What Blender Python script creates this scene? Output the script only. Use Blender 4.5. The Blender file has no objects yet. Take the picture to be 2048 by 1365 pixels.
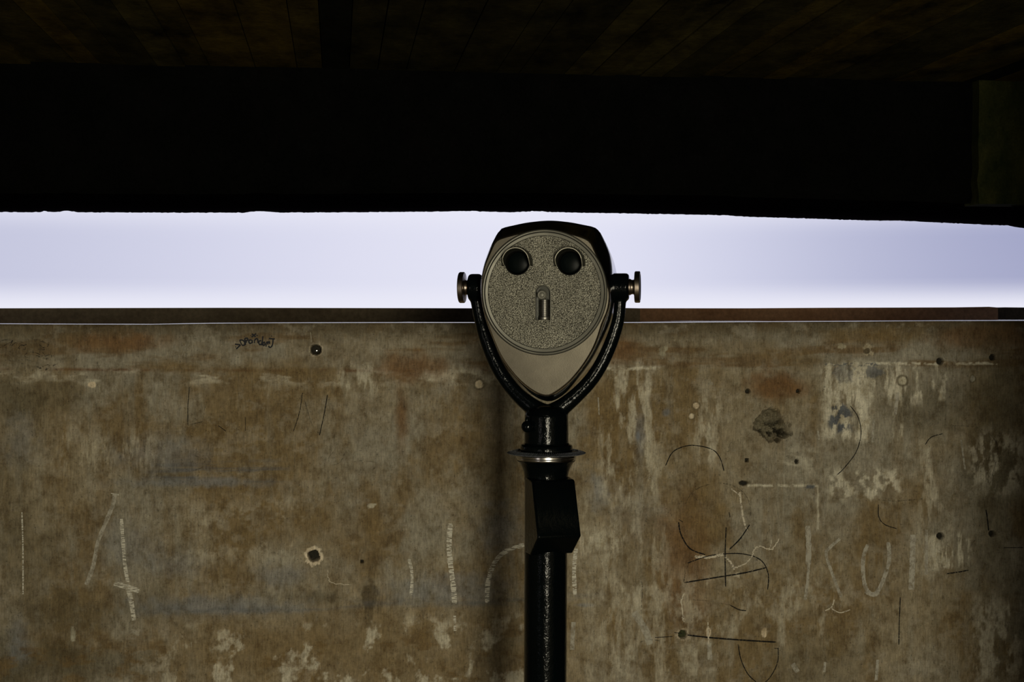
import bpy, bmesh, math, random
import numpy as np
from mathutils import Vector, Matrix

random.seed(7)
SC = bpy.context.scene
COL = SC.collection

# ------------------------------------------------------------------ camera
F = 2844.0                      # focal length in pixels of a 2048 px wide frame
CAM = Vector((0.0, 0.0, 1.45))
HORIZON = 636.0
PITCH = math.atan((682.5 - HORIZON) / F)
cam_data = bpy.data.cameras.new('camera')
cam_data.sensor_width = 36.0
cam_data.lens = F / 2048.0 * 36.0
cam_data.clip_start = 0.05
cam_data.clip_end = 500
cam = bpy.data.objects.new('camera', cam_data)
cam.location = CAM
cam.rotation_euler = (math.pi / 2 - PITCH, 0, 0)
COL.objects.link(cam)
SC.camera = cam
RC = Matrix.Rotation(math.pi / 2 - PITCH, 3, 'X')

SC.view_settings.view_transform = 'Standard'
SC.view_settings.look = 'None'
SC.view_settings.gamma = 1.0
SC.view_settings.exposure = 0.0
SC.view_settings.use_curve_mapping = False

# ------------------------------------------------------------------ sky
world = bpy.data.worlds.new('hazy_sky')
SC.world = world
world.use_nodes = True
wn, wl = world.node_tree.nodes, world.node_tree.links
wn.clear()
w_out = wn.new('ShaderNodeOutputWorld')
w_bg = wn.new('ShaderNodeBackground')
w_tc = wn.new('ShaderNodeTexCoord')
w_sep = wn.new('ShaderNodeSeparateXYZ')
wl.new(w_tc.outputs['Generated'], w_sep.inputs[0])
w_mr = wn.new('ShaderNodeMapRange')
w_mr.inputs[1].default_value = -0.36
w_mr.inputs[2].default_value = 0.36
wl.new(w_sep.outputs['X'], w_mr.inputs[0])
w_rx = wn.new('ShaderNodeValToRGB')
w_rx.color_ramp.interpolation = 'B_SPLINE'
el = w_rx.color_ramp.elements
el[0].position = 0.0
el[0].color = (0.50, 0.515, 0.68, 1)
el[1].position = 1.0
el[1].color = (0.28, 0.30, 0.50, 1)
for p, c in ((0.25, (0.66, 0.67, 0.83)), (0.5, (0.80, 0.80, 0.93)), (0.65, (0.70, 0.71, 0.87)), (0.82, (0.44, 0.46, 0.64))):
    e = el.new(p)
    e.color = (*c, 1)
wl.new(w_mr.outputs[0], w_rx.inputs[0])
w_rz = wn.new('ShaderNodeValToRGB')
w_rz.color_ramp.interpolation = 'EASE'
ez = w_rz.color_ramp.elements
ez[0].position = 0.006
ez[0].color = (1, 1, 1, 1)
ez[1].position = 0.028
ez[1].color = (0.12, 0.12, 0.12, 1)
e = ez.new(0.055)
e.color = (0.1, 0.1, 0.1, 1)
e = ez.new(0.08)
e.color = (0.75, 0.75, 0.75, 1)
wl.new(w_sep.outputs['Z'], w_rz.inputs[0])
w_mix = wn.new('ShaderNodeMix')
w_mix.data_type = 'RGBA'
wl.new(w_rz.outputs[0], w_mix.inputs[0])
wl.new(w_rx.outputs[0], w_mix.inputs[6])
w_mix.inputs[7].default_value = (0.82, 0.82, 0.93, 1)
wl.new(w_mix.outputs[2], w_bg.inputs[0])
w_bg.inputs[1].default_value = 1.0
wl.new(w_bg.outputs[0], w_out.inputs[0])


def area_light(name, loc, target, sx, sy, power, color):
    ld = bpy.data.lights.new(name, 'AREA')
    ld.shape = 'RECTANGLE'
    ld.size, ld.size_y = sx, sy
    ld.energy = power
    ld.color = color
    o = bpy.data.objects.new(name, ld)
    o.location = loc
    d = (Vector(target) - Vector(loc)).normalized()
    o.rotation_euler = d.to_track_quat('-Z', 'Y').to_euler()
    COL.objects.link(o)
    return o


# daylight for the rear doorway, and a side fill added for reflections
DOOR_X, DOOR_W, DOOR_H, BACK_Y = 0.62, 0.62, 1.9, -2.1
area_light('doorway_daylight', (DOOR_X, BACK_Y - 0.12, 1.0), (DOOR_X, 4, 1.0), DOOR_W, 1.7, 148.0, (1.0, 0.92, 0.70))
area_light('side_fill', (-2.34, -0.9, 1.25), (1.0, 2.4, 1.35), 0.8, 1.2, 3.2, (1.0, 0.86, 0.72))


# ------------------------------------------------------------------ helpers
def ray(px, py):
    return (RC @ Vector(((px - 1024) / F, (682.5 - py) / F, -1.0)))


def at_depth(px, py, y):
    d = ray(px, py)
    return CAM + d * (y / d.y)


def on_plane(px, py, p0, n):
    d = ray(px, py)
    return CAM + d * ((p0 - CAM).dot(n) / d.dot(n))


def obj(name, me, mat=None, parent=None, loc=None, rot=None, smooth=True):
    if isinstance(me, bmesh.types.BMesh):
        m = bpy.data.meshes.new(name)
        bmesh.ops.recalc_face_normals(me, faces=me.faces)
        me.to_mesh(m)
        me.free()
        me = m
    o = bpy.data.objects.new(name, me)
    if mat is not None:
        for mm in (mat if isinstance(mat, (list, tuple)) else [mat]):
            me.materials.append(mm)
    if smooth:
        me.polygons.foreach_set('use_smooth', [True] * len(me.polygons))
        try:
            me.set_sharp_from_angle(angle=math.radians(38))
        except Exception:
            pass
    COL.objects.link(o)
    if parent is not None:
        o.parent = parent
    if loc is not None:
        o.location = loc
    if rot is not None:
        o.rotation_euler = rot
    return o


def bevel(o, w, seg=3):
    m = o.modifiers.new('bevel', 'BEVEL')
    m.width = w
    m.segments = seg
    m.limit_method = 'ANGLE'
    m.angle_limit = math.radians(35)
    return o


def lathe(bm, prof, M=Matrix(), n=64, close=False, mat=0):
    """prof: list of (radius, height) turned about local Z, then transformed by M."""
    rings = []
    for r, h in prof:
        if r < 1e-6:
            rings.append([bm.verts.new(M @ Vector((0, 0, h)))])
        else:
            rings.append([bm.verts.new(M @ Vector((r * math.cos(2 * math.pi * i / n), r * math.sin(2 * math.pi * i / n), h))) for i in range(n)])
    for a, b in zip(rings[:-1], rings[1:]):
        for i in range(n):
            j = (i + 1) % n
            if len(a) == 1 and len(b) == 1:
                continue
            if len(a) == 1:
                f = bm.faces.new((a[0], b[i], b[j]))
            elif len(b) == 1:
                f = bm.faces.new((a[i], a[j], b[0]))
            else:
                f = bm.faces.new((a[i], a[j], b[j], b[i]))
            f.material_index = mat
    return rings


def tube(bm, pts, radii, n=20, cap=True):
    pts = [Vector(p) for p in pts]
    rings = []
    up = Vector((0, 1, 0))
    for k, p in enumerate(pts):
        a = pts[max(k - 1, 0)]
        b = pts[min(k + 1, len(pts) - 1)]
        t = (b - a).normalized()
        s = t.cross(up).normalized()
        u = s.cross(t).normalized()
        r = radii[k]
        rings.append([bm.verts.new(p + (s * math.cos(2 * math.pi * i / n) + u * math.sin(2 * math.pi * i / n)) * r) for i in range(n)])
    for a, b in zip(rings[:-1], rings[1:]):
        for i in range(n):
            j = (i + 1) % n
            bm.faces.new((a[i], a[j], b[j], b[i]))
    if cap:
        bm.faces.new(rings[0][::-1])
        bm.faces.new(rings[-1])
    return rings


def box(bm, x0, x1, y0, y1, z0, z1, M=Matrix(), mat=0):
    v = [bm.verts.new(M @ Vector(c)) for c in ((x0, y0, z0), (x1, y0, z0), (x1, y1, z0), (x0, y1, z0), (x0, y0, z1), (x1, y0, z1), (x1, y1, z1), (x0, y1, z1))]
    for f in ((0, 3, 2, 1), (4, 5, 6, 7), (0, 1, 5, 4), (1, 2, 6, 5), (2, 3, 7, 6), (3, 0, 4, 7)):
        bm.faces.new([v[i] for i in f]).material_index = mat


def catmull(pts, per=8, closed=False):
    P = [np.array(p, float) for p in pts]
    out = []
    n = len(P)
    rng = range(n) if closed else range(n - 1)
    for i in rng:
        if closed:
            p0, p1, p2, p3 = P[i - 1], P[i], P[(i + 1) % n], P[(i + 2) % n]
        else:
            p0, p1, p2, p3 = P[max(i - 1, 0)], P[i], P[i + 1], P[min(i + 2, n - 1)]
        for k in range(per):
            t = k / per
            out.append(0.5 * ((2 * p1) + (-p0 + p2) * t + (2 * p0 - 5 * p1 + 4 * p2 - p3) * t * t + (-p0 + 3 * p1 - 3 * p2 + p3) * t ** 3))
    if not closed:
        out.append(P[-1])
    return out


def resample(pts, n, closed=True):
    P = np.array([tuple(p) for p in pts], float)
    if closed:
        P = np.vstack([P, P[:1]])
    d = np.r_[0, np.cumsum(np.linalg.norm(np.diff(P, axis=0), axis=1))]
    s = np.linspace(0, d[-1], n + 1)[:-1] if closed else np.linspace(0, d[-1], n)
    return np.stack([np.interp(s, d, P[:, k]) for k in range(P.shape[1])], 1)


# ------------------------------------------------------------------ materials
def new_mat(name, color=(0.5, 0.5, 0.5), rough=0.5, metal=0.0, spec=0.5, coat=0.0):
    m = bpy.data.materials.new(name)
    m.use_nodes = True
    b = m.node_tree.nodes['Principled BSDF']
    b.inputs['Base Color'].default_value = (*color, 1)
    b.inputs['Roughness'].default_value = rough
    b.inputs['Metallic'].default_value = metal
    b.inputs['Specular IOR Level'].default_value = spec
    b.inputs['Coat Weight'].default_value = coat
    b.inputs['Coat Roughness'].default_value = 0.08
    return m, m.node_tree.nodes, m.node_tree.links, b


def tex_noise(nt, scale, detail=4, rough=0.55, stretch=(1, 1, 1), seed=0.0):
    N, L = nt.nodes, nt.links
    tc = N.new('ShaderNodeTexCoord')
    mp = N.new('ShaderNodeMapping')
    mp.inputs['Scale'].default_value = stretch
    mp.inputs['Location'].default_value = (seed, seed * 1.7, seed * 0.6)
    nz = N.new('ShaderNodeTexNoise')
    nz.inputs['Scale'].default_value = scale
    nz.inputs['Detail'].default_value = detail
    nz.inputs['Roughness'].default_value = rough
    L.new(tc.outputs['Object'], mp.inputs[0])
    L.new(mp.outputs[0], nz.inputs['Vector'])
    return nz.outputs['Fac']


def ramp(nt, src, stops):
    r = nt.nodes.new('ShaderNodeValToRGB')
    e = r.color_ramp.elements
    while len(e) < len(stops):
        e.new(0.5)
    for k, (p, c) in enumerate(stops):
        e[k].position = p
        e[k].color = (*c, 1) if len(c) == 3 else c
    nt.links.new(src, r.inputs[0])
    return r.outputs[0]


def mult(nt, a, b, fac=1.0, mode='MULTIPLY'):
    m = nt.nodes.new('ShaderNodeMix')
    m.data_type = 'RGBA'
    m.blend_type = mode
    m.inputs[0].default_value = fac
    for s, k in ((a, 6), (b, 7)):
        if isinstance(s, tuple):
            m.inputs[k].default_value = (*s, 1)
        else:
            nt.links.new(s, m.inputs[k])
    return m.outputs[2]


def bump(nt, b, src, strength, dist):
    n = nt.nodes.new('ShaderNodeBump')
    n.inputs['Strength'].default_value = strength
    n.inputs['Distance'].default_value = dist
    nt.links.new(src, n.inputs['Height'])
    nt.links.new(n.outputs[0], b.inputs['Normal'])
    return n


def g(v):
    return (v, v, v)


def mat_wall():
    m, N, L, b = new_mat('stained_concrete', rough=0.75, spec=0.25)
    nt = m.node_tree
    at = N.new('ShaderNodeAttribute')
    at.attribute_name = 'stain_shade'
    grain = ramp(nt, tex_noise(nt, 60, 5, 0.65, (4.0, 4.0, 0.7)), [(0.28, g(0.68)), (0.72, g(1.28))])
    grain2 = ramp(nt, tex_noise(nt, 60, 4, 0.6, (0.9, 0.9, 5.0), 3.1), [(0.28, g(0.92)), (0.72, g(1.07))])
    blot = ramp(nt, tex_noise(nt, 30, 10, 0.78, (1, 1, 0.8), 7.7), [(0.34, (0.58, 0.52, 0.42)), (0.5, (1, 1, 1)), (0.68, (1.3, 1.3, 1.32))])
    speck = ramp(nt, tex_noise(nt, 240, 2, 0.5, (1, 1, 0.9), 1.3), [(0.29, g(0.25)), (0.37, g(1.0))])
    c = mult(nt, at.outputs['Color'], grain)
    c = mult(nt, c, grain2)
    c = mult(nt, c, blot)
    c = mult(nt, c, speck, 0.6)
    L.new(c, b.inputs['Base Color'])
    bump(nt, b, tex_noise(nt, 90, 6, 0.7, (1, 1, 0.7)), 0.35, 0.002)
    return m


def mat_concrete(name, c0, c1, rough=0.8, spec=0.2, scale=9, stretch=(1, 1, 1), bs=0.5):
    m, N, L, b = new_mat(name, rough=rough, spec=spec)
    nt = m.node_tree
    c = ramp(nt, tex_noise(nt, scale, 7, 0.65, stretch), [(0.3, c0), (0.7, c1)])
    c = mult(nt, c, ramp(nt, tex_noise(nt, scale * 12, 4, 0.6, (1, 1, 1), 4), [(0.3, g(0.75)), (0.7, g(1.2))]))
    L.new(c, b.inputs['Base Color'])
    bump(nt, b, tex_noise(nt, scale * 8, 6, 0.7), bs, 0.004)
    return m


def mat_stroke(name, color, scale, lo, hi, stretch, amount=1.0):
    """dry mark: pigment that caught only the high points of the concrete"""
    m, N, L, b = new_mat(name, color, rough=0.9, spec=0.1)
    nt = m.node_tree
    f = ramp(nt, tex_noise(nt, scale, 3, 0.6, stretch, 2.2), [(lo, g(0.0)), (hi, g(amount))])
    L.new(f, b.inputs['Alpha'])
    return m


def mat_metal(name, color, rough, noise_s=30, noise_r=0.12, bump_s=0.0, bump_scale=400, metal=1.0, stretch=(1, 1, 1)):
    m, N, L, b = new_mat(name, color, rough, metal)
    nt = m.node_tree
    mr = N.new('ShaderNodeMapRange')
    mr.inputs[3].default_value = max(rough - noise_r, 0.03)
    mr.inputs[4].default_value = rough + noise_r
    L.new(tex_noise(nt, noise_s, 6, 0.6, stretch), mr.inputs[0])
    L.new(mr.outputs[0], b.inputs['Roughness'])
    c = mult(nt, color, ramp(nt, tex_noise(nt, noise_s * 0.7, 5, 0.6, stretch, 5), [(0.3, g(0.78)), (0.7, g(1.1))]))
    L.new(c, b.inputs['Base Color'])
    if bump_s:
        bump(nt, b, tex_noise(nt, bump_scale, 3, 0.6), bump_s, 0.0006)
    return m


def mat_black_paint():
    m, N, L, b = new_mat('thick_black_gloss_paint', (0.0012, 0.0022, 0.0025), 0.13, 0, 0.16, 0.0)
    nt = m.node_tree
    a = tex_noise(nt, 85, 3, 0.6, (1, 1, 0.6))
    c = tex_noise(nt, 330, 2, 0.5, (1, 1, 1), 4)
    ad = N.new('ShaderNodeMath')
    ad.operation = 'MULTIPLY_ADD'
    L.new(c, ad.inputs[0])
    ad.inputs[1].default_value = 0.35
    L.new(a, ad.inputs[2])
    bump(nt, b, ad.outputs[0], 0.5, 0.0018)
    return m


def mat_pebble():
    m, N, L, b = new_mat('pebbled_grey_casting', (0.30, 0.29, 0.245), 0.42, 0.55, 0.5)
    nt = m.node_tree
    tc = N.new('ShaderNodeTexCoord')
    v = N.new('ShaderNodeTexVoronoi')
    v.inputs['Scale'].default_value = 370
    L.new(tc.outputs['Object'], v.inputs['Vector'])
    c = mult(nt, (0.265, 0.255, 0.205), ramp(nt, v.outputs['Distance'], [(0.0, g(1.2)), (0.4, g(1.0)), (0.8, g(0.35))]))
    c = mult(nt, c, ramp(nt, tex_noise(nt, 22, 5, 0.6), [(0.3, g(0.75)), (0.7, g(1.15))]))
    L.new(c, b.inputs['Base Color'])
    n = bump(nt, b, v.outputs['Distance'], 0.9, 0.0016)
    n.invert = True
    return m


M_WALL = mat_wall()
M_SILL, _n, _l, _b = new_mat('worn_wet_sill_edge', (0.06, 0.07, 0.08), 0.16, 0, 0.4)
bump(M_SILL.node_tree, _b, tex_noise(M_SILL.node_tree, 30, 5, 0.6, (0.6, 1, 1)), 0.04, 0.002)
M_PARAPET = mat_concrete('brown_parapet_concrete', (0.15, 0.11, 0.065), (0.27, 0.21, 0.13), scale=5)
M_PARAPET_RED = mat_concrete('rust_brown_parapet_concrete', (0.34, 0.17, 0.08), (0.52, 0.29, 0.15), scale=5)
M_LINTEL = mat_concrete('shade_black_concrete', (0.0010, 0.0012, 0.0010), (0.0024, 0.0024, 0.0022), rough=0.95, spec=0.02)  # shadow on the lintel face put into a near-black base colour
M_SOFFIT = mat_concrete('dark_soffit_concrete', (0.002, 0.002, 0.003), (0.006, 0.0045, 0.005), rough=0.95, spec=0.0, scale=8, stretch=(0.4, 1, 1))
M_LIT_GREEN = mat_concrete('lit_green_concrete', (0.003, 0.008, 0.003), (0.032, 0.032, 0.010), rough=0.95, spec=0.03, scale=14, stretch=(1, 1, 0.5))  # brightness of a lit patch put into the green base colour
M_SHELL = mat_concrete('bunker_concrete', (0.10, 0.085, 0.055), (0.20, 0.17, 0.12), scale=3)
M_FLOOR = mat_concrete('dusty_floor_concrete', (0.10, 0.085, 0.06), (0.18, 0.155, 0.11), scale=4)
M_HOLE, *_ = new_mat('hole_near_black', (0.012, 0.011, 0.006), 0.95, 0, 0.05)
M_HOLE.name = 'near_black_hole_lining'  # near-black colour meant for the insides of holes
M_RUBBLE = mat_concrete('broken_aggregate', (0.035, 0.03, 0.018), (0.17, 0.15, 0.10), scale=60, bs=1.0)
M_PALE = mat_concrete('pale_filler', (0.34, 0.28, 0.19), (0.52, 0.44, 0.31), scale=50)
M_MARKER, *_ = new_mat('black_marker_ink', (0.006, 0.007, 0.012), 0.6, 0, 0.2)
M_INK = mat_stroke('faded_dark_pen', (0.012, 0.013, 0.02), 160, 0.42, 0.60, (1, 1, 1), 0.6)
M_PENCIL = mat_stroke('black_crayon_line', (0.012, 0.012, 0.012), 220, 0.30, 0.48, (1, 1, 1), 1.0)
M_PENCIL_F = mat_stroke('faint_pencil_line', (0.02, 0.02, 0.02), 150, 0.44, 0.66, (1, 1, 1), 0.65)
M_CHALK = mat_stroke('chalk_stroke', (0.66, 0.63, 0.53), 110, 0.40, 0.54, (0.5, 0.5, 3.0), 0.95)
M_CHALK_F = mat_stroke('worn_chalk_stroke', (0.48, 0.45, 0.37), 90, 0.28, 0.56, (1.0, 1.0, 0.8), 0.85)
M_CRACK = mat_stroke('pale_crack_line', (0.60, 0.54, 0.42), 140, 0.30, 0.48, (1, 1, 1), 1.0)
M_BLACK = mat_black_paint()
M_CHROME = mat_metal('polished_nickel_shell', (0.60, 0.59, 0.57), 0.13, 18, 0.05)
M_SATIN = mat_metal('satin_nickel_face', (0.15, 0.135, 0.105), 0.33, 20, 0.06, 0.12, 500)
M_RING = mat_metal('dull_brushed_ring', (0.17, 0.165, 0.135), 0.5, 40, 0.08, metal=.4)
M_KNOB = mat_metal('worn_bronze_nickel', (0.30, 0.25, 0.21), 0.30, 60, 0.1)
M_STEEL = mat_metal('bright_turned_steel', (0.55, 0.53, 0.50), 0.22, 60, 0.08)
M_PEBBLE = mat_pebble()
M_EDGE = mat_metal('buffed_shell_edge', (0.62, 0.56, 0.48), 0.26, 40, .06)
M_RIM = mat_metal('highlight_rim', (0.42, 0.40, 0.32), .4, 60, .1, metal=.2)  # highlight on the hood edge painted as a pale, mostly diffuse colour
M_LEVER = mat_metal('dull_ribbed_steel', (0.22, 0.21, 0.19), 0.42, 60, 0.08)
M_TUBE, *_ = new_mat('matt_black_eyecup', (0.006, 0.006, 0.005), 0.7, 0, 0.1)
M_LENS, *_ = new_mat('dark_lens_glass', (0.0015, 0.003, 0.003), 0.35, 0, 0.05)
M_OLIVE, *_ = new_mat('olive_black_paint', (0.030, 0.030, 0.018), 0.35, 0, 0.5)

# ------------------------------------------------------------------ the bunker wall
YAW = math.radians(7)
U = Vector((math.cos(YAW), math.sin(YAW), 0))
NV = Vector((math.sin(YAW), -math.cos(YAW), 0))      # points into the room
DV = -NV
W0 = Vector((0, 3.9, 0))


def wall_uz(px, py, off=0.0):
    p = on_plane(px, py, W0 + DV * off, NV)
    return (p - W0).dot(U), p.z


def wall_pt(u, z, out=0.0):
    return W0 + U * u + NV * out + Vector((0, 0, z))


TOP_PTS = [(-700, 645), (0, 647), (100, 647.5), (300, 648), (420, 646), (560, 645), (800, 644.5), (1024, 644.5), (1300, 644.5), (1500, 643), (1700, 642), (1850, 641), (2048, 640.5), (2800, 640)]
tu = [wall_uz(x, y)[0] for x, y in TOP_PTS]
tz = [wall_uz(x, y + 1.5)[1] for x, y in TOP_PTS]

rng = np.random.default_rng(5)


def vnoise(x, y, seed):
    """smooth value noise on arrays"""
    r = np.random.default_rng(seed)
    tab = r.random((256, 256))
    xi = np.floor(x).astype(int)
    yi = np.floor(y).astype(int)
    fx = x - xi
    fy = y - yi
    fx = fx * fx * (3 - 2 * fx)
    fy = fy * fy * (3 - 2 * fy)
    a = tab[yi % 256, xi % 256]
    b_ = tab[yi % 256, (xi + 1) % 256]
    c = tab[(yi + 1) % 256, xi % 256]
    d = tab[(yi + 1) % 256, (xi + 1) % 256]
    return (a * (1 - fx) + b_ * fx) * (1 - fy) + (c * (1 - fx) + d * fx) * fy


def fbm(x, y, seed, octv=5, gain=0.55):
    s = 0
    amp = 1
    tot = 0
    for k in range(octv):
        s = s + amp * vnoise(x * 2 ** k + 13.7 * k, y * 2 ** k + 5.1 * k, seed + k)
        tot += amp
        amp *= gain
    return s / tot


def sstep(a, b, x):
    t = np.clip((x - a) / (b - a), 0, 1)
    return t * t * (3 - 2 * t)


PITCHG = 0.0025
ug = np.r_[-3.0, -2.4, -2.0, np.arange(-1.62, 1.68, PITCHG), 2.0, 2.5, 3.2]
rows_lo = [0.0, 0.2]
z_lo = 0.40
nrow = 420
topz = np.interp(ug, tu, tz)
tt = np.linspace(0, 1, nrow)
Z = np.vstack([np.full((1, len(ug)), r) for r in rows_lo] + [z_lo + (topz[None, :] - z_lo) * tt[:, None]])
UU = np.repeat(ug[None, :], Z.shape[0], 0)
# where every vertex lies in the frame: only used to measure the stains off the photograph
wx = W0.x + U.x * UU
wy = W0.y + U.y * UU
ca, sa = math.cos(PITCH), math.sin(PITCH)
fw = wy * ca - (Z - CAM.z) * sa
up = (Z - CAM.z) * ca + wy * sa
PX = 1024 + F * wx / fw
PY = 682.5 - F * up / fw

base = np.zeros(Z.shape + (3,))
base[:] = (0.27, 0.225, 0.145)
OUT = np.zeros(Z.shape)


def blend(mask, col):
    global base
    mk = np.clip(mask, 0, 1)[..., None]
    base = base * (1 - mk) + np.array(col) * mk


def blob(cx, cy, rx, ry, soft=0.5, noise=0.5, ns=14, seed=3, rot=0):
    dx, dy = PX - cx, PY - cy
    if rot:
        c_, s_ = math.cos(rot), math.sin(rot)
        dx, dy = dx * c_ + dy * s_, -dx * s_ + dy * c_
    d = np.sqrt((dx / rx) ** 2 + (dy / ry) ** 2)
    d = d + (fbm(PX / ns, PY / ns, seed, 4) - 0.5) * 2 * noise
    return 1 - sstep(1 - soft, 1 + soft * 0.4, d)


def rect(x0, x1, y0, y1, soft=12, noise=10, ns=10, seed=4):
    n1 = (fbm(PX / ns, PY / ns, seed, 4) - 0.5) * 2 * noise
    n2 = (fbm(PX / ns, PY / ns, seed + 20, 4) - 0.5) * 2 * noise
    X, Y = PX + n1, PY + n2
    return sstep(x0 - soft, x0 + soft, X) * (1 - sstep(x1 - soft, x1 + soft, X)) * sstep(y0 - soft, y0 + soft, Y) * (1 - sstep(y1 - soft, y1 + soft, Y))


OCHRE = (0.175, 0.118, 0.045)
RUST = (0.165, 0.088, 0.032)
PALE = (0.60, 0.56, 0.44)
GREY = (0.265, 0.245, 0.19)
BLUE = (0.185, 0.20, 0.215)
DARK = (0.095, 0.078, 0.042)
BLUED = (0.095, 0.105, 0.12)

# broad clouds of colour
big = fbm(PX / 260, PY / 200, 31, 5)
blend(sstep(0.44, 0.66, big) * 0.75, GREY)
oc = fbm(PX / 150 + 9, PY / 210 + 4, 41, 6, 0.62)
blend(sstep(0.50, 0.66, oc) * 0.75, OCHRE)
vs = fbm(PX / 26, PY / 330, 51, 5, 0.6)
blend(sstep(0.52, 0.72, vs) * 0.40 * (PY > 735), OCHRE)
blend(sstep(0.55, 0.75, fbm(PX / 20 + 7, PY / 160, 57, 5, 0.6)) * 0.35, GREY)
# the band along the top, cast with another board
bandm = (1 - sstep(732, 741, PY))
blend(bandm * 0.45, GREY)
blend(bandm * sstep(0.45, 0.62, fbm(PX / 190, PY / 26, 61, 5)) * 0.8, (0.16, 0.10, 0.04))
blend((1 - sstep(655, 690 + 20 * (fbm(PX / 120, PY / 20, 66) - 0.5), PY)) * 0.82, (0.085, 0.064, 0.032))  # loss of light below the sill painted as a dark band
blend(np.exp(-((PY - 738 - 4 * np.sin(PX / 400)) / 3.2) ** 2) * sstep(0.38, 0.55, fbm(PX / 60, PY / 20, 71)) * (PX < 1180) * 0.85, (0.12, 0.055, 0.02))
blend(np.exp(-((PY - 752) / 16) ** 2) * sstep(0.5, 0.68, fbm(PX / 45, PY / 14, 73, 5)) * (PX < 1000) * 0.8, PALE)
mot = fbm(PX / 24, PY / 30, 201, 6, .7)
blend(sstep(.50, .66, mot) * .32, (0.14, 0.095, 0.042))
blend(sstep(.52, .68, fbm(PX / 30 + 5, PY / 22 + 3, 207, 6, .7)) * .28, (0.36, 0.33, 0.26))
# rust and ochre spots
for cx, cy, rx, ry, a in ((820, 735, 90, 34, .85), (803, 835, 16, 62, .8), (250, 685, 110, 22, .8), (560, 740, 120, 22, .55), (292, 858, 28, 20, .5), (420, 870, 50, 26, .4), (350, 735, 70, 16, .7),
                        (1555, 768, 66, 36, .95), (1490, 700, 120, 20, .5), (1235, 700, 60, 30, .8), (1980, 675, 130, 26, .75), (1740, 672, 120, 18, .6), (1370, 1120, 60, 150, .75), (1230, 830, 46, 60, .6),
                        (760, 1280, 300, 70, .5), (500, 1300, 200, 50, .5), (1840, 1000, 70, 60, .55), (1400, 1000, 50, 110, .5), (560, 1040, 70, 60, .4), (700, 1060, 80, 50, .45), (960, 880, 60, 120, .25),
                        (1740, 1060, 70, 50, .45), (1600, 720, 50, 26, .6), (1280, 1060, 60, 40, .5), (830, 1345, 200, 30, .5), (100, 800, 60, 60, .3)):
    blend(blob(cx, cy, rx, ry, 0.7, 0.45, 26, int(cx) % 97) * a, RUST if a > .7 else OCHRE)
# dark damp spots, plus a vignette painted in along the wall's sides
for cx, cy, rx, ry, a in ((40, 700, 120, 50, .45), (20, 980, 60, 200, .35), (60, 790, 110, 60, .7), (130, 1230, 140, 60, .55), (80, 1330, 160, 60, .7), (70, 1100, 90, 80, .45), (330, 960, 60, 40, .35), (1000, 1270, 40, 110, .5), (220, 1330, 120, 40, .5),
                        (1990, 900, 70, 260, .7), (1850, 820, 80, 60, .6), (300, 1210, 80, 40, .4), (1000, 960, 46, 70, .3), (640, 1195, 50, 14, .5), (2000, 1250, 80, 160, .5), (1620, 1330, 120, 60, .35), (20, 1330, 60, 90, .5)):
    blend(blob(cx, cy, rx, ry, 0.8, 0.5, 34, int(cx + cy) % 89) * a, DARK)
blend(blob(740, 1190, 17, 30, 0.25, .35, 10, 12) * .9, (0.10, 0.075, 0.038))
blend(blob(737, 1232, 10, 28, 0.25, .35, 10, 13) * .9, (0.10, 0.075, 0.038))
blend(blob(743, 1090, 26, 80, 0.8, .5, 16, 15) * .45, OCHRE)
blend(blob(742, 1130, 10, 50, 0.7, .4, 10, 14) * .4, (0.12, 0.085, 0.04))
blend(rect(1485, 1500, 962, 972, 3, 3) * .9, DARK)
# grey-blue scuffs
for cx, cy, rx, ry, a in ((330, 910, 110, 40, .45), (390, 965, 170, 12, .6), (260, 1090, 70, 50, .35), (430, 1215, 170, 26, .6), (900, 1180, 130, 36, .5), (1000, 1060, 50, 60, .5), (1280, 860, 14, 60, .5), (1195, 985, 22, 40, .6),
                        (350, 1130, 70, 30, .4), (560, 1150, 60, 26, .4), (1165, 1211, 22, 5, .95), (1276, 875, 6, 12, .9), (40, 880, 40, 60, .35), (35, 1290, 26, 50, .5), (1332, 826, 9, 8, .7), (1275, 1030, 60, 70, .2)):
    blend(blob(cx, cy, rx, ry, 0.8, 0.55, 16, int(cx * 3 + cy) % 83) * a, BLUE)
strk = sstep(0.5, 0.7, fbm(PX / 90, PY / 4.0, 77, 4))
blend(strk * np.exp(-((PY - 945) / 22) ** 2) * sstep(270, 340, PX) * (1 - sstep(540, 600, PX)) * .6, BLUED)
# seam lower down and the rougher concrete under it
seam = 1232 - 0.035 * (PX - 330) + 3 * np.sin(PX / 70)
sm = sstep(200, 420, PX) * (1 - sstep(1130, 1250, PX))
blend(np.exp(-((PY - seam + 7) / 8) ** 2) * sm * .4 * sstep(.35, .6, fbm(PX / 50, PY / 8, 81)), BLUED)
blend(sstep(-4, 6, PY - seam) * sm * 0.35, (0.23, 0.17, 0.085))
blend(sstep(-2, 60, PY - seam) * sstep(0.53, 0.66, fbm(PX / 34, PY / 44, 84, 6, .65)) * (PX < 1130) * sstep(150, 500, PX) * 0.75, PALE)
blend(sstep(0, 80, PY - seam) * sstep(0.52, 0.66, fbm(PX / 70, PY / 34, 86, 6, .65)) * (PX < 1130) * 0.7, (0.15, 0.095, 0.032))
# pale laitance, mostly on the right half
def pale_area(x0, x1, y0, y1, a, ns=(16, 70), th=(0.46, 0.60), seed=90, soft=26):
    t = fbm(PX / ns[0], PY / ns[1], seed, 6, .65)
    blend(rect(x0, x1, y0, y1, soft, 14, 18, seed) * sstep(th[0], th[1], t) * a, PALE)


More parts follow.
